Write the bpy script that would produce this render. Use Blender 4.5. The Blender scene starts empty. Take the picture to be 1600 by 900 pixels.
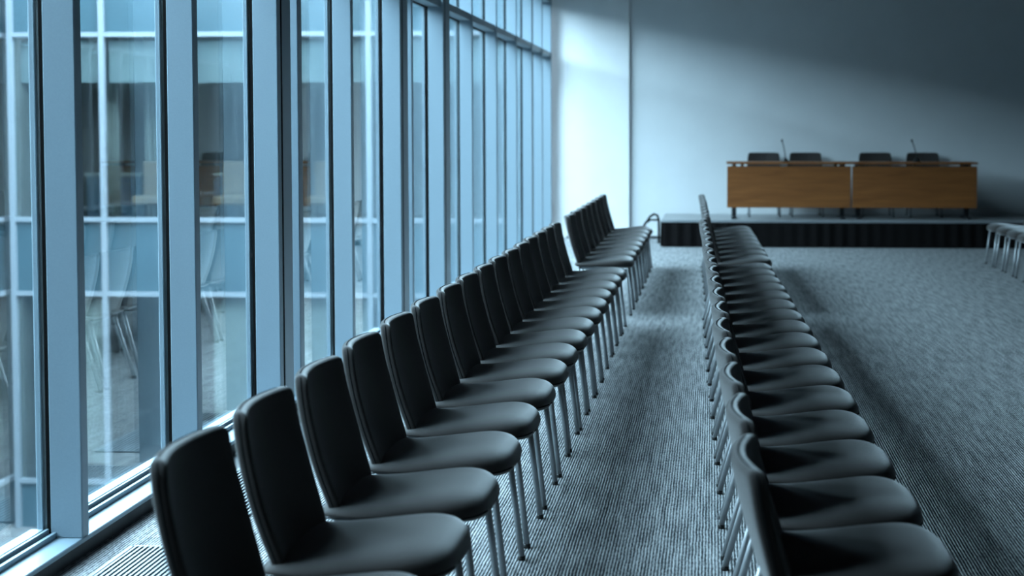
import bpy, math, random
from mathutils import Vector, Matrix
R = math.radians
random.seed(7)
C = bpy.context.scene.collection

# ------------------------------------------------------------------ camera
F = 2333.0
cam_d = bpy.data.cameras.new('camera')
cam = bpy.data.objects.new('camera', cam_d)
C.objects.link(cam)
bpy.context.scene.camera = cam
cam.location = (0, 0, 1.5)
cam.rotation_euler = (R(90) - math.atan(109 / F), 0, math.atan(132 / F))
cam_d.sensor_width = 36
cam_d.lens = F / 1600 * 36
cam_d.shift_x = (800 - 980) / 1600
cam_d.shift_y = (312 - 450) / 1600
cam_d.clip_end = 200
cam_d.dof.use_dof = True
cam_d.dof.focus_distance = 6.4
cam_d.dof.aperture_fstop = 2.8

# ------------------------------------------------------------------ sky, exposure
sc = bpy.context.scene
sc.view_settings.view_transform = 'Standard'
sc.view_settings.look = 'None'
sc.view_settings.gamma = 1
sc.view_settings.exposure = 0.0
sc.view_settings.use_curve_mapping = False
sc.cycles.use_denoising = True
sc.cycles.max_bounces = 10
sc.cycles.diffuse_bounces = 4
sc.cycles.transparent_max_bounces = 16
sc.cycles.caustics_reflective = False
sc.cycles.caustics_refractive = False
sc.cycles.sample_clamp_indirect = 6

SKY = (0.62, 0.835, 1.0)
SKY_STRENGTH = 31.0
w = bpy.data.worlds.new('overcast sky')
sc.world = w
w.use_nodes = True
bg = w.node_tree.nodes['Background']
bg.inputs[0].default_value = (*SKY, 1)
bg.inputs[1].default_value = SKY_STRENGTH

# daylight portal in the plane of the glazing (tells Cycles where the sky comes in; gives off nothing itself)
WIN_Y0, WIN_Y1 = 2.67, 20.5
Z_HEAD = 3.3
pl = bpy.data.lights.new('window_portal', 'AREA')
pl.shape = 'RECTANGLE'
pl.size = WIN_Y1 - WIN_Y0
pl.size_y = Z_HEAD
pl.cycles.is_portal = True
po = bpy.data.objects.new('window_portal', pl)
C.objects.link(po)
po.location = (-2.45, (WIN_Y0 + WIN_Y1) / 2, Z_HEAD / 2)
po.rotation_euler = (R(90), 0, R(-90))      # shines towards +x

# ------------------------------------------------------------------ materials
def new_mat(name):
    m = bpy.data.materials.new(name)
    m.use_nodes = True
    nt = m.node_tree
    return m, nt, nt.nodes['Principled BSDF'], nt.links

def plain(name, col, rough=0.5, metal=0.0, noise=0.0, scale=30.0, bump=0.0, sheen=0.0, spec=0.5):
    m, nt, b, L = new_mat(name)
    b.inputs['Base Color'].default_value = (*col, 1)
    b.inputs['Roughness'].default_value = rough
    b.inputs['Metallic'].default_value = metal
    b.inputs['Specular IOR Level'].default_value = spec
    if sheen:
        b.inputs['Sheen Weight'].default_value = sheen
        b.inputs['Sheen Roughness'].default_value = 0.4
    if noise or bump:
        tc = nt.nodes.new('ShaderNodeTexCoord')
        n = nt.nodes.new('ShaderNodeTexNoise')
        n.inputs['Scale'].default_value = scale
        n.inputs['Detail'].default_value = 4
        L.new(tc.outputs['Object'], n.inputs['Vector'])
        if noise:
            r = nt.nodes.new('ShaderNodeValToRGB')
            r.color_ramp.elements[0].position = 0.3
            r.color_ramp.elements[1].position = 0.7
            r.color_ramp.elements[0].color = (*[c * (1 - noise) for c in col], 1)
            r.color_ramp.elements[1].color = (*[min(1, c * (1 + noise)) for c in col], 1)
            L.new(n.outputs['Fac'], r.inputs['Fac'])
            L.new(r.outputs['Color'], b.inputs['Base Color'])
        if bump:
            bp = nt.nodes.new('ShaderNodeBump')
            bp.inputs['Strength'].default_value = bump
            bp.inputs['Distance'].default_value = 0.002
            L.new(n.outputs['Fac'], bp.inputs['Height'])
            L.new(bp.outputs['Normal'], b.inputs['Normal'])
    return m

def glass_mat(name, tint, gain=1.0):
    m = bpy.data.materials.new(name)
    m.use_nodes = True
    nt = m.node_tree
    nt.nodes.clear()
    L = nt.links
    out = nt.nodes.new('ShaderNodeOutputMaterial')
    mix = nt.nodes.new('ShaderNodeMixShader')
    tr = nt.nodes.new('ShaderNodeBsdfTransparent')
    tr.inputs[0].default_value = (*tint, 1)
    gl = nt.nodes.new('ShaderNodeBsdfGlossy')
    gl.inputs['Roughness'].default_value = 0.0
    gl.inputs['Color'].default_value = (1, 1, 1, 1)
    lw = nt.nodes.new('ShaderNodeLayerWeight')
    lw.inputs[0].default_value = 0.5
    pw = nt.nodes.new('ShaderNodeMath'); pw.operation = 'POWER'
    pw.inputs[1].default_value = 4
    ma = nt.nodes.new('ShaderNodeMath'); ma.operation = 'MULTIPLY_ADD'
    ma.inputs[1].default_value = 0.93 * gain
    ma.inputs[2].default_value = 0.055 * gain
    ma.use_clamp = True
    L.new(lw.outputs['Facing'], pw.inputs[0])
    L.new(pw.outputs[0], ma.inputs[0])
    L.new(ma.outputs[0], mix.inputs[0])
    L.new(tr.outputs[0], mix.inputs[1])
    L.new(gl.outputs[0], mix.inputs[2])
    L.new(mix.outputs[0], out.inputs[0])
    return m

def carpet_mat():
    m, nt, b, L = new_mat('ribbed carpet')
    tc = nt.nodes.new('ShaderNodeTexCoord')
    sep = nt.nodes.new('ShaderNodeSeparateXYZ')
    L.new(tc.outputs['Object'], sep.inputs[0])
    # slight wobble of the ribs
    nz = nt.nodes.new('ShaderNodeTexNoise')
    nz.inputs['Scale'].default_value = 9
    L.new(tc.outputs['Object'], nz.inputs['Vector'])
    wob = nt.nodes.new('ShaderNodeMath'); wob.operation = 'MULTIPLY_ADD'
    wob.inputs[1].default_value = 0.006
    L.new(nz.outputs['Fac'], wob.inputs[0])
    L.new(sep.outputs['X'], wob.inputs[2])
    fr = nt.nodes.new('ShaderNodeMath'); fr.operation = 'MULTIPLY'
    fr.inputs[1].default_value = 2 * math.pi / 0.0115
    L.new(wob.outputs[0], fr.inputs[0])
    sn = nt.nodes.new('ShaderNodeMath'); sn.operation = 'SINE'
    L.new(fr.outputs[0], sn.inputs[0])
    rib = nt.nodes.new('ShaderNodeMath'); rib.operation = 'MULTIPLY_ADD'
    rib.inputs[1].default_value = 0.5; rib.inputs[2].default_value = 0.5
    L.new(sn.outputs[0], rib.inputs[0])
    # yarn flecks, stretched along the ribs
    mp = nt.nodes.new('ShaderNodeMapping')
    mp.inputs['Scale'].default_value = (150, 30, 1)
    L.new(tc.outputs['Object'], mp.inputs['Vector'])
    n1 = nt.nodes.new('ShaderNodeTexNoise')
    n1.inputs['Scale'].default_value = 1.0
    n1.inputs['Detail'].default_value = 5
    n1.inputs['Roughness'].default_value = 0.65
    L.new(mp.outputs[0], n1.inputs['Vector'])
    # broad mottling
    mp2 = nt.nodes.new('ShaderNodeMapping')
    mp2.inputs['Scale'].default_value = (42, 3.0, 1)
    L.new(tc.outputs['Object'], mp2.inputs['Vector'])
    n2 = nt.nodes.new('ShaderNodeTexNoise')
    n2.inputs['Scale'].default_value = 1.0
    n2.inputs['Detail'].default_value = 6
    L.new(mp2.outputs[0], n2.inputs['Vector'])
    a1 = nt.nodes.new('ShaderNodeMath'); a1.operation = 'MULTIPLY_ADD'
    a1.inputs[1].default_value = 0.60
    a1.inputs[2].default_value = -0.30
    L.new(rib.outputs[0], a1.inputs[0])
    a2 = nt.nodes.new('ShaderNodeMath'); a2.operation = 'MULTIPLY_ADD'
    a2.inputs[1].default_value = 1.9
    L.new(n1.outputs['Fac'], a2.inputs[0]); L.new(a1.outputs[0], a2.inputs[2])
    a3 = nt.nodes.new('ShaderNodeMath'); a3.operation = 'MULTIPLY_ADD'
    a3.inputs[1].default_value = 1.0
    L.new(n2.outputs['Fac'], a3.inputs[0]); L.new(a2.outputs[0], a3.inputs[2])
    r = nt.nodes.new('ShaderNodeValToRGB')
    r.color_ramp.elements[0].position = 0.62
    r.color_ramp.elements[1].position = 1.0
    r.color_ramp.elements[0].position = 0.55
    r.color_ramp.elements[0].color = (0.045, 0.05, 0.055, 1)
    r.color_ramp.elements[1].color = (0.46, 0.465, 0.47, 1)
    sh = nt.nodes.new('ShaderNodeMath'); sh.operation = 'MULTIPLY_ADD'
    sh.inputs[1].default_value = 0.60; sh.inputs[2].default_value = -0.105
    L.new(a3.outputs[0], sh.inputs[0])
    L.new(sh.outputs[0], r.inputs['Fac'])
    L.new(r.outputs['Color'], b.inputs['Base Color'])
    b.inputs['Roughness'].default_value = 0.95
    b.inputs['Specular IOR Level'].default_value = 0.1
    bp = nt.nodes.new('ShaderNodeBump')
    bp.inputs['Strength'].default_value = 0.55
    bp.inputs['Distance'].default_value = 0.004
    L.new(rib.outputs[0], bp.inputs['Height'])
    L.new(bp.outputs['Normal'], b.inputs['Normal'])
    return m

def wood_mat():
    m, nt, b, L = new_mat('cherry veneer')
    tc = nt.nodes.new('ShaderNodeTexCoord')
    mp = nt.nodes.new('ShaderNodeMapping')
    mp.inputs['Scale'].default_value = (1.2, 30, 16)
    L.new(tc.outputs['Object'], mp.inputs['Vector'])
    n = nt.nodes.new('ShaderNodeTexNoise')
    n.inputs['Scale'].default_value = 1.3
    n.inputs['Detail'].default_value = 6
    n.inputs['Distortion'].default_value = 0.6
    L.new(mp.outputs[0], n.inputs['Vector'])
    r = nt.nodes.new('ShaderNodeValToRGB')
    r.color_ramp.elements[0].position = 0.3
    r.color_ramp.elements[1].position = 0.72
    r.color_ramp.elements[0].color = (0.17, 0.055, 0.013, 1)
    r.color_ramp.elements[1].color = (0.26, 0.095, 0.024, 1)
    L.new(n.outputs['Fac'], r.inputs['Fac'])
    L.new(r.outputs['Color'], b.inputs['Base Color'])
    b.inputs['Roughness'].default_value = 0.5
    b.inputs['Specular IOR Level'].default_value = 0.3
    return m

M = dict(
    wall=plain('wall paint', (0.70, 0.71, 0.715), 0.85, noise=0.02, scale=3, bump=0.05),
    pier=plain('pier paint', (0.82, 0.815, 0.81), 0.8, noise=0.015, scale=4),
    ceiling=plain('ceiling paint', (0.10, 0.10, 0.10), 0.9, noise=0.02, scale=2),
    darkwall=plain('dark wall panelling', (0.02, 0.02, 0.02), 0.8, noise=0.1, scale=2),
    carpet=carpet_mat(),
    frame=plain('window frame paint', (0.215, 0.28, 0.325), 0.42, noise=0.03, scale=160),
    rubber=plain('black gasket', (0.004, 0.004, 0.004), 0.8, noise=0.1, spec=0.1),
    skirting=plain('dark skirting and gap shade', (0.02, 0.02, 0.022), 0.6, noise=0.1),
    glass=glass_mat('window glass', (0.87, 0.94, 0.955)),
    fglass=glass_mat('far window glass', (0.82, 0.88, 0.89), 0.8),
    fabric=plain('charcoal chair fabric', (0.036, 0.0305, 0.0285), 0.92, noise=0.22, scale=420, bump=0.35, sheen=0.5, spec=0.2),
    piping=plain('charcoal seam', (0.010, 0.010, 0.011), 0.95, noise=0.2, scale=300, spec=0.1),
    chrome=plain('satin steel', (0.36, 0.37, 0.38), 0.5, 0.7, noise=0.04, scale=60),
    glide=plain('black glide', (0.01, 0.01, 0.01), 0.5, noise=0.1),
    wood=wood_mat(),
    steel=plain('dark steel', (0.035, 0.037, 0.04), 0.4, 0.6, noise=0.1, scale=40),
    skirt=plain('black stage cloth', (0.006, 0.005, 0.005), 0.95, noise=0.2, scale=20, spec=0.1),
    deck=plain('grey stage deck', (0.22, 0.23, 0.235), 0.38, noise=0.08, scale=9),
    edge=plain('aluminium edge', (0.5, 0.52, 0.54), 0.35, 0.8, noise=0.05),
    grille=plain('anodised grille', (0.26, 0.30, 0.33), 0.4, 0.3, noise=0.05, scale=50),
    void=plain('dark duct', (0.01, 0.01, 0.011), 0.9, noise=0.1),
    fframe=plain('courtyard facade frame', (0.16, 0.18, 0.20), 0.45, noise=0.03, scale=8),
    spandrel=plain('teal spandrel glass', (0.03, 0.06, 0.075), 0.25, noise=0.06, scale=2),
    blind=plain('roller blind cloth', (0.145, 0.155, 0.155), 0.9, noise=0.04, scale=12),
    farwall=plain('far room wall', (0.13, 0.115, 0.105), 0.9, noise=0.1, scale=1.5),
    curtain=plain('pale curtain', (0.24, 0.225, 0.20), 0.9, noise=0.12, scale=6),
    tan=plain('tan upholstery', (0.14, 0.085, 0.055), 0.8, noise=0.1, scale=9),
    navy=plain('dark blue cabinet', (0.03, 0.05, 0.07), 0.6, noise=0.1, scale=5),
    paving=plain('courtyard paving', (0.1, 0.1, 0.1), 0.9, noise=0.12, scale=2),
    parapet=plain('parapet cladding', (0.12, 0.13, 0.14), 0.6, noise=0.04, scale=2),
)

# ------------------------------------------------------------------ mesh helpers
class MB:
    def __init__(s):
        s.v, s.f, s.mi, s.sm, s.mats = [], [], [], [], []
    def slot(s, m):
        if m not in s.mats:
            s.mats.append(m)
        return s.mats.index(m)
    def poly(s, verts, faces, mat, smooth=False):
        o = len(s.v)
        k = s.slot(mat)
        s.v += [tuple(p) for p in verts]
        for f in faces:
            s.f.append([i + o for i in f]); s.mi.append(k); s.sm.append(smooth)
    def box(s, a, b, mat, bev=0.0):
        x0, y0, z0 = a; x1, y1, z1 = b
        if bev <= 0:
            vs = [(x0, y0, z0), (x1, y0, z0), (x1, y1, z0), (x0, y1, z0),
                  (x0, y0, z1), (x1, y0, z1), (x1, y1, z1), (x0, y1, z1)]
            s.poly(vs, [(0, 3, 2, 1), (4, 5, 6, 7), (0, 1, 5, 4), (1, 2, 6, 5), (2, 3, 7, 6), (3, 0, 4, 7)], mat)
            return
        # chamfered box: 24 verts
        e = min(bev, (x1 - x0) / 2.01, (y1 - y0) / 2.01, (z1 - z0) / 2.01)
        vs, idx = [], {}
        for ix, x in ((0, x0), (1, x1)):
            for iy, y in ((0, y0), (1, y1)):
                for iz, z in ((0, z0), (1, z1)):
                    dx = e if ix == 0 else -e; dy = e if iy == 0 else -e; dz = e if iz == 0 else -e
                    for ax, p in enumerate(((x, y + dy, z + dz), (x + dx, y, z + dz), (x + dx, y + dy, z))):
                        idx[(ix, iy, iz, ax)] = len(vs); vs.append(p)
        fs = []
        def q(*k): fs.append([idx[i] for i in k])
        for i in (0, 1):
            q((i, 0, 0, 0), (i, 1, 0, 0), (i, 1, 1, 0), (i, 0, 1, 0))
            q((0, i, 0, 1), (1, i, 0, 1), (1, i, 1, 1), (0, i, 1, 1))
            q((0, 0, i, 2), (1, 0, i, 2), (1, 1, i, 2), (0, 1, i, 2))
        for i in (0, 1):
            for j in (0, 1):
                q((i, j, 0, 0), (i, j, 1, 0), (i, j, 1, 1), (i, j, 0, 1))
                q((i, 0, j, 0), (i, 1, j, 0), (i, 1, j, 2), (i, 0, j, 2))
                q((0, i, j, 1), (1, i, j, 1), (1, i, j, 2), (0, i, j, 2))
                for k in (0, 1):
                    pass
        for i in (0, 1):
            for j in (0, 1):
                for k in (0, 1):
                    fs.append([idx[(i, j, k, 0)], idx[(i, j, k, 1)], idx[(i, j, k, 2)]])
        s.poly(vs, fs, mat)
    def rings(s, rings, mat, closed=False, caps=True, smooth=True):
        n = len(rings[0]); vs = [p for r in rings for p in r]; fs = []
        m = len(rings)
        for i in range(m if closed else m - 1):
            a, b = i * n, ((i + 1) % m) * n
            for j in range(n):
                k = (j + 1) % n
                fs.append((a + j, a + k, b + k, b + j))
        if caps and not closed:
            fs.append(list(range(n))[::-1]); fs.append([(m - 1) * n + j for j in range(n)])
        s.poly(vs, fs, mat, smooth)
    def tube(s, pts, r, mat, n=10, closed=False, caps=True):
        pts = [Vector(p) for p in pts]; m = len(pts); rs = []
        up = Vector((0, 0, 1))
        prev = None
        for i, p in enumerate(pts):
            if closed:
                t = (pts[(i + 1) % m] - pts[i - 1]).normalized()
            else:
                t = (pts[min(i + 1, m - 1)] - pts[max(i - 1, 0)]).normalized()
            if prev is None:
                ref = up if abs(t.z) < 0.9 else Vector((1, 0, 0))
                a = t.cross(ref).normalized()
            else:
                a = (prev - t * prev.dot(t)).normalized()
            prev = a
            b = t.cross(a)
            rr = r[i] if isinstance(r, (list, tuple)) else r
            rs.append([p + a * rr * math.cos(2 * math.pi * j / n) + b * rr * math.sin(2 * math.pi * j / n) for j in range(n)])
        s.rings(rs, mat, closed, caps)
    def lathe(s, prof, mat, cx=0, cy=0, n=16):
        s.rings([[(cx + r * math.cos(2 * math.pi * j / n), cy + r * math.sin(2 * math.pi * j / n), z) for j in range(n)] for r, z in prof], mat)
    def build(s, name, parent=None, loc=None, recalc=True):
        me = bpy.data.meshes.new(name)
        me.from_pydata([tuple(p) for p in s.v], [], s.f)
        for m in s.mats:
            me.materials.append(m)
        me.polygons.foreach_set('material_index', s.mi)
        me.polygons.foreach_set('use_smooth', s.sm)
        if recalc:
            import bmesh
            bm = bmesh.new(); bm.from_mesh(me)
            bmesh.ops.recalc_face_normals(bm, faces=bm.faces)
            bm.to_mesh(me); bm.free()
        me.update()
        o = bpy.data.objects.new(name, me)
        C.objects.link(o)
        if parent:
            o.parent = parent
        if loc:
            o.location = loc
        return o

def tag(o, label=None, cat=None, group=None, kind=None):
    if label: o['label'] = label
    if cat: o['category'] = cat
    if group: o['group'] = group
    if kind: o['kind'] = kind
    return o

def empty(name, loc=(0, 0, 0), rz=0.0):
    o = bpy.data.objects.new(name, None)
    C.objects.link(o)
    o.empty_display_size = 0.1
    o.location = loc
    o.rotation_euler = (0, 0, rz)
    return o

def one_box(name, a, b, mat, parent=None, bev=0.0):
    mb = MB(); mb.box(a, b, mat, bev)
    return mb.build(name, parent)

def copy_tree(o, parent=None):
    c = o.copy(); C.objects.link(c)
    if parent: c.parent = parent
    for ch in list(o.children):
        copy_tree(ch, c)
    return c

def catmull(xs, ys, t):
    # monotone-ish interpolation of a table (xs ascending)
    if t <= xs[0]: return ys[0]
    if t >= xs[-1]: return ys[-1]
    for i in range(len(xs) - 1):
        if t <= xs[i + 1]:
            h = xs[i + 1] - xs[i]; u = (t - xs[i]) / h
            def sl(k):
                if k == 0: return (ys[1] - ys[0]) / (xs[1] - xs[0])
                if k == len(xs) - 1: return (ys[-1] - ys[-2]) / (xs[-1] - xs[-2])
                return (ys[k + 1] - ys[k - 1]) / (xs[k + 1] - xs[k - 1])
            m0, m1 = sl(i) * h, sl(i + 1) * h
            return (2*u**3 - 3*u*u + 1) * ys[i] + (u**3 - 2*u*u + u) * m0 + (-2*u**3 + 3*u*u) * ys[i+1] + (u**3 - u*u) * m1

# ------------------------------------------------------------------ room shell
RX, NY, BY, CZ = 9.0, -5.0, 20.6, 3.7
XI, XG = -2.196, -2.331              # inner edge of the mullions, inner face of the glass
tag(one_box('floor', (XI - 0.16, NY, -0.12), (RX, BY + 0.2, 0.0), M['carpet']), 'grey ribbed carpet floor of the hall', 'floor', kind='structure')
tag(one_box('ceiling', (XI - 0.3, NY, CZ), (RX, BY + 0.2, CZ + 0.2), M['ceiling']), 'ceiling of the hall', 'ceiling', kind='structure')
tag(one_box('wall_back', (XI - 0.3, BY, 0.0), (RX, BY + 0.2, CZ), M['wall']), 'plain pale end wall behind the stage', 'wall', kind='structure')
tag(one_box('wall_right', (RX, NY, -0.12), (RX + 0.2, BY + 0.2, CZ), M['darkwall']), 'dark side wall opposite the windows', 'wall', kind='structure')
tag(one_box('wall_front', (XI - 0.3, NY - 0.2, -0.12), (RX + 0.2, NY, CZ), M['darkwall']), 'dark wall at the camera end of the hall', 'wall', kind='structure')
tag(one_box('wall_left', (XI - 0.28, NY, Z_HEAD), (XI, BY, CZ), M['wall']), 'bulkhead over the glazing', 'wall', kind='structure')
tag(one_box('wall_left_end', (XI - 0.28, NY, -0.12), (XI, WIN_Y0, Z_HEAD), M['darkwall']), 'unseen solid wall before the first window, extended to dim the near end', 'wall', kind='structure')  # out of view; lengthened over near bays to cut their daylight
# two shallow piers where the glazing meets the end wall
tag(one_box('trim_1', (XI - 0.16, 20.57, 0.0), (-2.01, BY, CZ), M['pier'], bev=0.008), 'narrow white jamb between glazing and end wall', 'pier', kind='structure')
tag(one_box('trim_2', (-2.01, 20.55, 0.0), (-1.13, BY, CZ), M['pier'], bev=0.008), 'broad white pier in the corner beside the stage', 'pier', kind='structure')
tag(one_box('wall_left_return', (XI - 0.28, 20.5, -0.12), (XI - 0.16, BY, Z_HEAD), M['wall']), 'return behind the corner piers', 'wall', kind='structure')
mb = MB()
mb.box((-2.01, 20.535, 0.035), (-1.13, 20.55, 0.125), M['pier'], 0.003)
mb.box((-2.00, 20.538, 0.0), (-1.135, 20.55, 0.035), M['skirting'])  # dark strip stands in for the shadow gap at the floor
mb.box((-1.13, BY - 0.015, 0.035), (RX, BY, 0.125), M['wall'], 0.003)
mb.box((-1.13, BY - 0.012, 0.0), (RX, BY, 0.035), M['skirting'])  # same painted-in gap shade along the end wall
tag(mb.build('baseboard_back'), 'pale baseboard along the end wall', 'baseboard', kind='structure')

# ------------------------------------------------------------------ glazed wall
MUL = [(2.67, .055), (3.86, .055), (5.054, .056), (6.236, .06), (7.43, .24), (7.845, .08), (9.02, .06),
       (10.41, .26), (10.87, .05), (12.10, .30), (13.63, .06), (15.19, .07), (16.75, .06), (18.2, .06), (19.3, .06), (20.4, .07)]
SILL = 0.07
TR0, TR1 = 2.50, 2.565
nt_ = 3
for i, (y, t) in enumerate(MUL):
    mb = MB()
    tall = t > 0.2
    mb.box((XG + 0.02, y, SILL), (XI + (0.012 if tall else 0), y + t, Z_HEAD), M['frame'], 0.004)
    mb.box((XG + .006, y + 0.004, SILL), (XG + 0.02, y + t - 0.004, Z_HEAD), M['rubber'])
    mb.box((XG - 0.03, y, -0.1), (XG - 0.006, y + t, Z_HEAD), M['frame'], 0.004)
    if tall:      # rebate of the wide coupled posts
        mb.box((XI - 0.012, y + 0.055, SILL), (XI + 0.014, y + 0.075, Z_HEAD), M['rubber'])
    tag(mb.build('trim_%d' % nt_), 'blue-grey metal mullion of the glazed wall', 'mullion', kind='structure')
    nt_ += 1
for i in range(len(MUL) - 1):
    y0 = MUL[i][0] + MUL[i][1]; y1 = MUL[i + 1][0]
    mb = MB()
    fr, rb = M['frame'], M['rubber']
    # bottom rail: beads and gaskets; transom; head rail
    mb.box((XG + 0.028, y0, SILL), (XG + 0.040, y1, SILL + 0.020), fr)
    mb.box((XG + 0.014, y0, SILL), (XG + 0.028, y1, SILL + 0.012), rb)
    mb.box((XG + 0.006, y0, SILL), (XG + 0.014, y1, SILL + 0.032), fr)
    mb.box((XG - 0.05, y0, SILL - 0.1), (XG - 0.006, y1, SILL + 0.03), fr)
    mb.box((XG + 0.006, y0, TR0), (XI - 0.012, y1, TR1), fr, 0.003)
    mb.box((XG - 0.03, y0, TR0), (XG - 0.006, y1, TR1), fr)
    mb.box((XG + 0.006, y0, TR0 - 0.008), (XG + 0.02, y1, TR1 + 0.008), rb)
    mb.box((XG - 0.045, y0, Z_HEAD - 0.06), (XI - 0.02, y1, Z_HEAD), fr)
    wn = mb.build('window_%d' % (i + 1))
    tag(wn, 'tall window bay of the glazed wall', 'window', kind='structure')
    p = MB()
    p.box((XG - 0.005, y0 - 0.01, SILL + 0.005), (XG + 0.005, y1 + 0.01, Z_HEAD - 0.03), M['glass'])
    p.build('pane', wn)
mb = MB()
mb.box((XG - 0.05, WIN_Y0, 0.052), (XI, 20.46, SILL), M['frame'], 0.003)
tag(mb.build('trim_%d' % nt_), 'pale metal sill running along the glazed wall', 'window sill', kind='structure'); nt_ += 1
mb = MB()
mb.box((XG - 0.05, WIN_Y0, -0.1), (XI - 0.012, 20.46, 0.052), M['skirting'])
tag(mb.build('baseboard_left'), 'dark recessed skirting under the window sill', 'baseboard', kind='structure')

# ------------------------------------------------------------------ floor grilles
def grille(y0, y1):
    g = empty('floor_grille', (-1.935, y0, 0.0))
    L, W = y1 - y0, 0.29
    t = MB(); t.box((-W / 2, 0, 0.0005), (W / 2, L, 0.002), M['void']); t.build('duct_bed', g)
    f = MB()
    for a, b in (((-W/2, 0, 0), (-W/2 + .012, L, .008)), ((W/2 - .012, 0, 0), (W/2, L, .008)),
                 ((-W/2, 0, 0), (W/2, .012, .008)), ((-W/2, L - .012, 0), (W/2, L, .008))):
        f.box(a, b, M['grille'], 0.001)
    f.build('frame', g)
    s = MB(); n = 14
    for k in range(n):
        x = -W / 2 + 0.012 + (k + 0.5) * (W - 0.024) / n
        s.box((x - .0038, .01, .002), (x + .0038, L - .01, .008), M['grille'])
    s.build('slats', g)
    return g
gl_lab = ['floor grille in the carpet at the near left, beside the first window-side chair',
          'floor grille seen in the gap between the first and second window-side chairs',
          'floor grille seen in the gap between the second and third window-side chairs',
          'floor grille seen in the gap between the third and fourth window-side chairs',
          'floor grille behind the fifth and sixth window-side chairs']
for k in range(3):
    y1 = 5.20 + 1.245 * k
    tag(grille(y1 - .95, y1), gl_lab[k], 'floor grille', 'floor grilles along the windows')

# ------------------------------------------------------------------ chair
def sup(c, n):
    return math.copysign(abs(c) ** (2.0 / n), c)

def seat_w(x):
    if x < 0.06:
        return catmull([-.205, -.12, 0, .06], [.232, .242, .2465, .2475], x)
    q = min(1.0, (x - 0.06) / 0.207)
    return .2475 * max(0.004, (1 - q ** 3.6)) ** (1 / 2.9)

def seat_mesh():
    mb = MB(); rings = []
    X = [-.205, -.12, -.04, .05, .115, .165, .207, .233, .254, .2665]
    ZT = [.437, .436, .443, .455, .463, .466, .461, .451, .436, .413]
    ZB = [.394, .388, .385, .383, .381, .379, .378, .379, .385, .400]
    N = 36; K = 40
    for i in range(K + 1):
        u = i / K
        x = -.205 + .4715 * (1 - (1 - u) ** 1.8)
        zt, zb = catmull(X, ZT, x), catmull(X, ZB, x)
        wd = seat_w(x)
        end = 0.6 + 0.4 * min(1.0, u / 0.05)
        mid, h = (zt + zb) / 2, (zt - zb) / 2 * end
        ring = []
        for j in range(N):
            a = 2 * math.pi * j / N
            yy = wd * sup(math.cos(a), 4.2)
            zz = h * sup(math.sin(a), 3.0)
            crown = -0.007 * abs(yy / max(wd, .01)) ** 3 if zz > 0 else 0.0
            ring.append((x, yy, mid + zz + crown))
        rings.append(ring)
    mb.rings(rings, M['fabric'])
    return mb

BZ = [.39, .43, .49, .56, .63, .70, .76, .802]
BXc = [-.160, -.168, -.190, -.215, -.237, -.257, -.270, -.275]
BW = [.190, .206, .219, .226, .226, .220, .213, .209]
TH = .019
def back_pt(z, v, t):
    """v in -1..1 across, t in -1 (front) .. 1 (rear)"""
    wd = catmull(BZ, BW, z)
    k = (z - .39) / .412
    cc = 0.014 + 0.022 * k
    x = catmull(BZ, BXc, z) - TH - TH * t + cc * v * v
    return (x, wd * v, z)

def back_mesh():
    mb = MB(); rings = []
    zs = [.39, .393, .40] + [.42 + .02 * i for i in range(17)] + [.752, .764, .775, .784, .791, .796, .7995, .802]
    # rounded rectangle in (across, through): even steps along the long faces, arcs at the four edges
    loop = []
    rv, rt = .055, .55
    for cv, ct, a0 in ((1, 1, 0), (-1, 1, 90), (-1, -1, 180), (1, -1, 270)):
        for k in range(5):
            a = R(a0 + k * 22.5)
            loop.append((cv * (1 - rv) + rv * math.cos(a), ct * (1 - rt) + rt * math.sin(a)))
        if a0 in (0, 180):
            for k in range(1, 14):
                loop.append((cv * (1 - rv) * (1 - k / 7), ct))
    for z in zs:
        te = 1.0
        ve = 1.0
        if z > .764:
            q = min(1, (z - .764) / .0384)
            ve = 1 - 0.14 * (1 - (1 - q * q) ** .5)
        if z > .788:
            q = min(1, (z - .788) / .0143)
            te = max(.3, (1 - q * q) ** .5)
        if z < .40:
            te = 0.5 + 0.5 * (z - .39) / .01
            ve = 0.93 + 0.07 * (z - .39) / .01
        ring = []
        for v, t in loop:
            ring.append(back_pt(z, v * ve, t * te))
        rings.append(ring)
    mb.rings(rings, M['fabric'])
    return mb

def back_seam():
    mb = MB()
    pts = []
    zs = [.40 + .03 * i for i in range(12)] + [.758]
    up = []
    for z in zs: up.append((z, .998))
    for i in range(1, 7):
        q = i / 7
        up.append((.764 + q * .0375, (1 - 0.14 * (1 - (1 - q * q) ** .5)) * .999))
    for z, v in up: pts.append(back_pt(z, v, .1))
    for k in range(1, 12): pts.append(back_pt(.8015, (.87) - .87 * 2 * k / 12, .1))
    for z, v in up[::-1]: pts.append(back_pt(z, -v, .1))
    mb.tube(pts, .0021, M['piping'], n=6)
    return mb

def seat_seam():
    mb = MB(); pts = []
    for s in (1, -1):
        side = []
        for i in range(15):
            x = -.195 + i * (.06 + .195) / 14
            side.append((x, s * (seat_w(x) - .0005), .403))
        for i in range(1, 16):
            q = (i / 16) ** .7
            x = .06 + q * .207
            side.append((x, s * seat_w(x), .403))
        pts += side if s == 1 else side[::-1]
    mb.tube(pts, .0026, M['piping'], n=6)
    return mb

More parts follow.
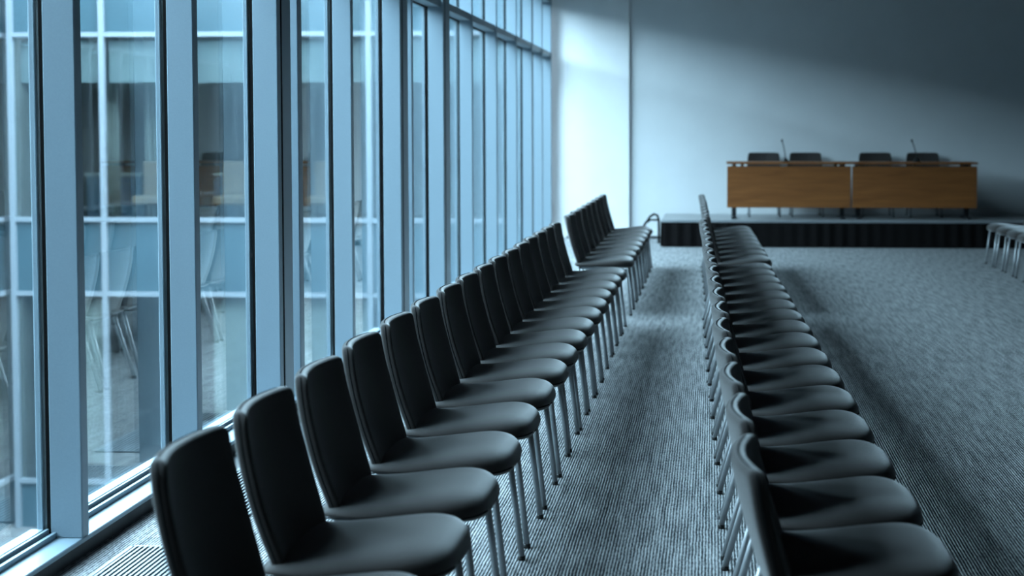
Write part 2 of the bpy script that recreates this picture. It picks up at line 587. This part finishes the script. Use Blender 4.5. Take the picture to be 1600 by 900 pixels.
def make_chair():
    root = empty('conference_chair')
    st = seat_mesh().build('seat', root); seat_seam().build('piping', st)
    bk = back_mesh().build('backrest', root); back_seam().build('piping', bk)
    fr = MB()
    for sy in (1, -1):
        fr.tube([(.195, sy * .190, .372), (.06, sy * .192, .374), (-.08, sy * .186, .378), (-.165, sy * .178, .384)], .010, M['chrome'])
    fr.tube([(-.165, -.178, .384), (-.165, .178, .384)], .010, M['chrome'])
    fr.tube([(.14, -.191, .373), (.14, .191, .373)], .010, M['chrome'])
    fr.build('seat_frame', root)
    for sx, sy in ((1, 1), (1, -1), (-1, 1), (-1, -1)):
        l = MB()
        if sx > 0:
            a, b = (.206, sy * .190, .376), (.247, sy * .204, .013)
        else:
            a, b = (-.165, sy * .178, .392), (-.271, sy * .204, .013)
        l.tube([a, tuple((p + q) / 2 for p, q in zip(a, b)), b], .0112, M['chrome'], n=12)
        lg = l.build('leg', root)
        g = MB()
        g.lathe([(.0095, .018), (.0125, .014), (.0135, .004), (.012, 0.0)], M['glide'], b[0], b[1])
        g.build('foot_glide', lg)
    return root

proto = make_chair()
first = [True]
def chair(x, y, rz, label, group, z=0.0):
    if first[0]:
        o = proto; first[0] = False
    else:
        o = copy_tree(proto)
    o.location = (x, y, z)
    o.rotation_euler = (0, 0, rz)
    return tag(o, label, 'chair', group)

ORD = ['first', 'second', 'third', 'fourth', 'fifth', 'sixth', 'seventh', 'eighth', 'ninth', 'tenth', 'eleventh', 'twelfth',
       'thirteenth', 'fourteenth', 'fifteenth', 'sixteenth', 'seventeenth']
def jit(s): return random.uniform(-s, s)
LX = -0.902
LY = [3.26, 3.80, 4.355, 4.915, 5.475, 6.025, 6.57] + [6.57 + .503 * i for i in range(1, 10)]
for k, y in enumerate(LY):
    lab = 'charcoal chair in the window row, %s from the camera' % ORD[k]
    if k == 0: lab = 'nearest charcoal chair of the window row, cut off by the bottom picture edge'
    if k == 15: lab = 'charcoal chair in the window row just before its gap, sixteenth from the camera'
    chair(LX + jit(.004), y, jit(.004), lab, 'chairs in the window row')
for k in range(8):
    lab = 'charcoal chair in the far block of the window row, %s past the gap' % ORD[k]
    if k == 7: lab = 'last charcoal chair of the window row, nearest to the stage'
    chair(LX + .005 + jit(.004), 12.2 + .54 * k, jit(.004), lab, 'chairs in the window row')
def rx(y): return 0.322 - (y - 5.1) * 0.0165
y = 3.235
for k in range(17):
    lab = 'charcoal chair in the row right of the aisle, %s from the camera' % ORD[k]
    if k == 0: lab = 'nearest charcoal chair right of the aisle, cut off by the bottom picture edge'
    chair(rx(y) + jit(.004), y, .0175 + jit(.004), lab, 'chairs in the row right of the aisle')
    y += .535 if k < 8 else .503
for k in range(8):
    y = 12.3 + 0.535 * k
    lab = 'charcoal chair right of the aisle, %s past the gap in its row' % ORD[k]
    if k == 7: lab = 'last charcoal chair right of the aisle, closest to the stage'
    chair(rx(y) + .03 + jit(.004), y, .0175 + jit(.004), lab, 'chairs in the row right of the aisle')
for k in range(5):
    lab = ['charcoal chair at the right picture edge facing the aisle, farthest one of its row',
           'second charcoal chair from the stage in the row at the right picture edge',
           'third charcoal chair from the stage in the row at the right picture edge',
           'fourth charcoal chair from the stage in the row at the right picture edge',
           'charcoal chair at the right picture edge, nearest to the camera in its row'][k]
    chair(3.327, 16.72 - .55 * k, math.pi + jit(.01), lab, 'chairs in the row at the right edge')

# ------------------------------------------------------------------ stage
SZ = 0.345
SX0, SX1, SY0, SY1 = -0.635, 4.19, 19.12, 20.57
st = empty('stage', (0, 0, 0))
tag(st, 'low black-skirted stage platform with grey deck in front of the end wall', 'stage')
for k in range(3):
    a = SX0 + k * (SX1 - SX0) / 3; b = SX0 + (k + 1) * (SX1 - SX0) / 3
    one_box('deck_panel', (a + .002, SY0, SZ - .022), (b - .002, SY1, SZ), M['deck'], st, .002)
e = MB()
e.box((SX0 - .004, SY0 - .006, SZ - .03), (SX1 + .004, SY0, SZ - .001), M['edge'], .001)
e.box((SX0 - .006, SY0, SZ - .03), (SX0, SY1, SZ - .001), M['edge'], .001)
e.build('edge_trim', st)
def pleats(p0, p1, n, nx, ny):
    vs, fs = [], []
    K = n * 6
    for i in range(K + 1):
        u = i / K
        d = 0.012 * math.sin(u * n * 2 * math.pi) * (0.6 + .4 * math.sin(u * 17)) + 0.014
        x = p0[0] + (p1[0] - p0[0]) * u + nx * d; y = p0[1] + (p1[1] - p0[1]) * u + ny * d
        vs += [(x + nx * .006, y + ny * .006, 0.002), (x, y, SZ - .03)]
    for i in range(K):
        fs.append((2 * i, 2 * i + 2, 2 * i + 3, 2 * i + 1))
    return vs, fs
s1 = MB(); s1.poly(*pleats((SX0, SY0), (SX1, SY0), 30, 0, -1), M['skirt'], True); s1.build('skirt', st)
s2 = MB(); s2.poly(*pleats((SX0, SY1), (SX0, SY0), 13, -1, 0), M['skirt'], True); s2.build('skirt', st)
s3 = MB(); s3.poly(*pleats((SX1, SY0), (SX1, SY1), 13, 1, 0), M['skirt'], True); s3.build('skirt', st)
one_box('underframe', (SX0 + .03, SY0 + .03, 0.0), (SX1 - .03, SY1 - .02, SZ - .022), M['skirt'], st)

cb = MB()
cb.tube([(-.69, 19.5, .014), (-.688, 19.5, .22), (-.69, 19.5, .33), (-.71, 19.5, .385), (-.75, 19.5, .40), (-.80, 19.5, .37), (-.84, 19.5, .31), (-.87, 19.5, .27),
         (-.90, 19.5, .20), (-.93, 19.5, .10), (-.98, 19.5, .018), (-1.1, 19.55, .016)], .016, M['rubber'], n=10)
cb.tube([(-.69, 19.5, .325), (-.74, 19.48, .325), (-.80, 19.49, .325), (-.85, 19.5, .29)], .013, M['rubber'], n=8)
tag(cb.build('cable'), 'thick black cable looping off the left end of the stage', 'cable')

# ------------------------------------------------------------------ head tables
TY0, TY1 = 19.32, 19.9
def head_table(x0, x1, label):
    t = empty('head_table', ((x0 + x1) / 2, (TY0 + TY1) / 2, SZ))
    h = (x1 - x0) / 2; d = (TY1 - TY0) / 2
    one_box('tabletop', (-h, -d, .714), (h, d, .740), M['wood'], t, .003)
    one_box('modesty_panel', (-h + .006, -d + .035, .150), (h - .004, -d + .055, .686), M['wood'], t, .002)
    for s in (-1, 1):
        lg = MB()
        cx = s * (h - .098)
        lg.box((cx - .03, -.05, .03), (cx + .03, .05, .70), M['steel'], .006)
        lg.box((cx - .035, -d + .06, .0), (cx + .035, d - .05, .03), M['steel'], .006)
        lg.box((cx - .02, -d + .055, .66), (cx + .02, d - .06, .722), M['steel'], .004)
        lg.build('leg', t)
    br = MB()
    for s in (-.75, 0, .75):
        br.box((s * h - .02, -d + .036, .64), (s * h + .02, -d + .075, .722), M['steel'])
    br.build('panel_bracket', t)
    return tag(t, label, 'table', 'head tables on the stage')
head_table(.195, 1.794, 'left of the two wooden head tables on the stage')
head_table(1.804, 3.403, 'right of the two wooden head tables on the stage')

def mic(x, y, lean, label):
    m = empty('gooseneck_microphone', (x, y, SZ + .740))
    b = MB()
    b.lathe([(.002, .055), (.010, .053), (.016, .045), (.04, .018), (.05, .010), (.052, 0.0)], M['steel'], n=20)
    b.build('base', m)
    s = MB()
    s.tube([(0, 0, .045), (lean * .2, -.005, .12), (lean * .6, -.01, .20), (lean, -.02, .262)], .0065, M['steel'], n=8)
    s.build('stem', m)
    h = MB()
    h.tube([(lean, -.02, .258), (lean * 1.05, -.022, .262), (lean * 1.12, -.025, .285), (lean * 1.16, -.027, .295)], [.007, .013, .013, .006], M['glide'], n=10)
    h.build('capsule', m)
    return tag(m, label, 'microphone', 'microphones on the head tables')
mic(.962, 19.6, -.042, 'black gooseneck microphone on the left head table, between two chairs')
mic(2.66, 19.6, -.06, 'black gooseneck microphone on the right head table, before the last chair')
CH = [(.707, 'leftmost of the four charcoal chairs behind the head tables'),
      (1.275, 'second from left of the four chairs behind the head tables, right of the microphone'),
      (2.21, 'third from left of the four chairs behind the head tables'),
      (2.844, 'rightmost of the four charcoal chairs behind the head tables')]
for x, lab in CH:
    chair(x, 20.17, R(-90) + jit(.03), lab, 'chairs behind the head tables', SZ).scale = (1, 1, 1.055)

# ------------------------------------------------------------------ courtyard beyond the glass
WY, CX = 22.5, -10.78
tag(one_box('courtyard_ground', (-24, -30, -4.9), (XI - 0.3, 40, -4.7), M['paving']), 'paved ground of the courtyard outside', 'courtyard', kind='structure')
tag(one_box('wall_outer', (XI - 0.26, NY, -4.7), (XI - 0.16, WY - .2, -0.1), M['parapet']), 'outer wall below the glazing', 'wall', kind='structure')
Z1, Z2, Z3, Z4 = -3.96, -1.03, .12, 2.96
ROWS = [(-4.7, Z1), (Z1, Z2), (Z2, Z3), (Z3, Z4), (Z4, 3.95)]
def facade(name, label, org, u, nrm, length, step, start, top, room, where):
    """u along the wall, nrm towards the courtyard"""
    root = empty(name, (0, 0, 0))
    tag(root, label, 'building', 'courtyard wings')
    U, N_, O = Vector(u), Vector(nrm), Vector(org)
    def bx(nm, a0, a1, d0, d1, z0, z1, mat, par):
        p = [O + U * a0 + N_ * d0, O + U * a1 + N_ * d1]
        lo = (min(p[0].x, p[1].x), min(p[0].y, p[1].y), z0); hi = (max(p[0].x, p[1].x), max(p[0].y, p[1].y), z1)
        return one_box(nm, lo, hi, mat, par)
    cuts = [0.0]; a = start
    while a < length - .2:
        cuts.append(a); a += step
    cuts.append(length)
    for a in cuts:
        bx('mullion', a - .04, a + .04, -.03, .06, -4.7, 3.95, M['fframe'], root)
    for z in (Z1, Z2, Z3, Z4):
        bx('transom', 0, length, -.03, .05, z - .035, z + .035, M['fframe'], root)
    bx('parapet', 0, length, -.3, .10, 3.95, top, M['parapet'], root)
    bx('spandrel', 0, length, -.08, -.01, Z2, Z3, M['spandrel'], root)
    bx('spandrel', 0, length, -.08, -.01, Z4, 3.95, M['spandrel'], root)
    bx('spandrel', 0, length, -.08, -.01, -4.7, Z1, M['spandrel'], root)
    rooms = [('floor_' + room, 0, length, -3.6, -.32, z, z + .2) for z in (Z1 - .4, Z3 - .3, Z4 + .1)]
    rooms += [('wall_' + room, a, a + .1, -3.7, -.03, -4.7, 3.95) for a in (0, length - .1)]
    rooms += [('wall_' + room, 0, length, -3.8, -3.7, -4.7, 3.95)]
    for nm, a0, a1, d0, d1, z0, z1 in rooms:
        tag(bx(nm, a0, a1, d0, d1, z0, z1, M['farwall'], None), 'inside of the office rooms ' + where, 'room', kind='structure')
    for i in range(len(cuts) - 1):
        for (z0, z1), bl in ((ROWS[3], 2.23), (ROWS[1], None)):
            w_ = bx('window', cuts[i] + .04, cuts[i + 1] - .04, -.02, -.01, z0 + .03, z1 - .03, M['fglass'], root)
            if bl: bx('roller_blind', cuts[i] + .05, cuts[i + 1] - .05, -.14, -.12, bl, z1 - .09, M['blind'], w_)
            elif i % 3 != 1: bx('curtain', cuts[i] + .25, cuts[i + 1] - .1, -.22, -.16, z0 + .25, z1 - .1, M['curtain'], w_)
    return root, bx
wing, bx = facade('courtyard_wing', 'glazed office wing closing the far end of the courtyard', (CX, WY, 0), (1, 0, 0), (0, -1, 0), 8.25, 1.38, 1.44, 5.2, 'far', 'across the courtyard')
facade('courtyard_side_wing', 'glazed office wing along the left side of the courtyard', (CX - .2, WY + .8, 0), (0, -1, 0), (1, 0, 0), 24.5, 1.35, 1.35, 4.9, 'outer', 'along the courtyard')

facade('added_near_wing', 'unseen tall wing added at the near end to block sky light', (-2.6, -1.4, 0), (-1, 0, 0), (0, 1, 0), 8.6, 1.35, 1.35, 11.0, 'near', 'of the added near wing')  # unseen wing, added to keep sky light off the near bays

def wing_thing(name, label, cat, x0, x1, y, d, z0, z1, mat, group=None):
    return tag(one_box(name, (x0, y, z0), (x1, y + d, z1), mat, bev=.02), label, cat, group)
def drape(name, label, x0, x1, y, z0, z1, mat):
    mb = MB(); vs, fs = [], []
    K = 40
    for i in range(K + 1):
        u = i / K
        dy = .035 * math.sin(u * 9 * math.pi)
        for k, dd in ((0, 0), (1, .02)):
            vs += [(x0 + (x1 - x0) * u, y + dy + dd, z0), (x0 + (x1 - x0) * u, y + dy + dd, z1)]
    for i in range(K):
        a, b = 4 * i, 4 * i + 4
        fs += [(a, b, b + 1, a + 1), (a + 2, a + 3, b + 3, b + 2), (a + 1, b + 1, b + 3, a + 3), (a, a + 2, b + 2, b)]
    mb.poly(vs, fs, mat, True)
    return tag(mb.build(name), label, 'curtain', 'curtains in the far wing')
drape('curtain', 'pale drawn curtain in the far wing, seen left of the white facade mullion', -9.66, -9.42, WY + .8, .02, 3.06, M['curtain'])
drape('curtain', 'pale drawn curtain in the far wing, seen right of the white facade mullion', -9.2, -8.8, WY + 1.3, .02, 3.06, M['curtain'])
drape('curtain', 'pale curtain in the far wing at the left picture edge', -10.5, -10.2, WY + .4, .02, 3.06, M['curtain'])

def far_chair(x, y, mat, label):
    c = empty('armchair', (x, y, Z3 - .1))
    s = MB(); s.box((-.27, -.27, .3), (.27, .27, .44), mat, .03); s.build('seat', c)
    b = MB(); b.box((-.26, .2, .40), (.26, .29, .98), mat, .03); b.build('backrest', c)
    for sx in (-1, 1):
        for sy in (-1, 1):
            l = MB(); l.tube([(sx * .23, sy * .23, 0), (sx * .22, sy * .22, .31)], .02, M['steel'], n=8); l.build('leg', c)
    return tag(c, label, 'chair', 'chairs in the far wing')
far_chair(-8.85, WY + .75, M['tan'], 'tan chair inside the far wing, seen right of the white facade mullion')
far_chair(-7.55, WY + .75, M['tan'], 'tan chair inside the far wing, seen between the second and third mullions')
far_chair(-6.1, WY + .9, M['tan'], 'tan chair inside the far wing, seen between the third and fourth mullions')
def cabinet(x, y, label):
    c = empty('cabinet', (x, y, Z3 - .1))
    one_box('body', (-.45, 0, 0), (.45, .45, .72), M['navy'], c, .01)
    one_box('top', (-.48, -.02, .72), (.48, .47, .76), M['curtain'], c, .005)
    for s in (-1, 1):
        d = one_box('door', (s * .225 - .215, -.02, .03), (s * .225 + .215, 0, .69), M['navy'], c, .004)
        one_box('handle', (s * .05 - .01, -.04, .3), (s * .05 + .01, -.02, .45), M['chrome'], d)
    return tag(c, label, 'cabinet', 'cabinets in the far wing')
cabinet(-9.85, WY + 1.6, 'dark low cabinet inside the far wing, left of the white facade mullion')
cabinet(-7.75, WY + 1.7, 'dark low cabinet inside the far wing, behind the second mullion')
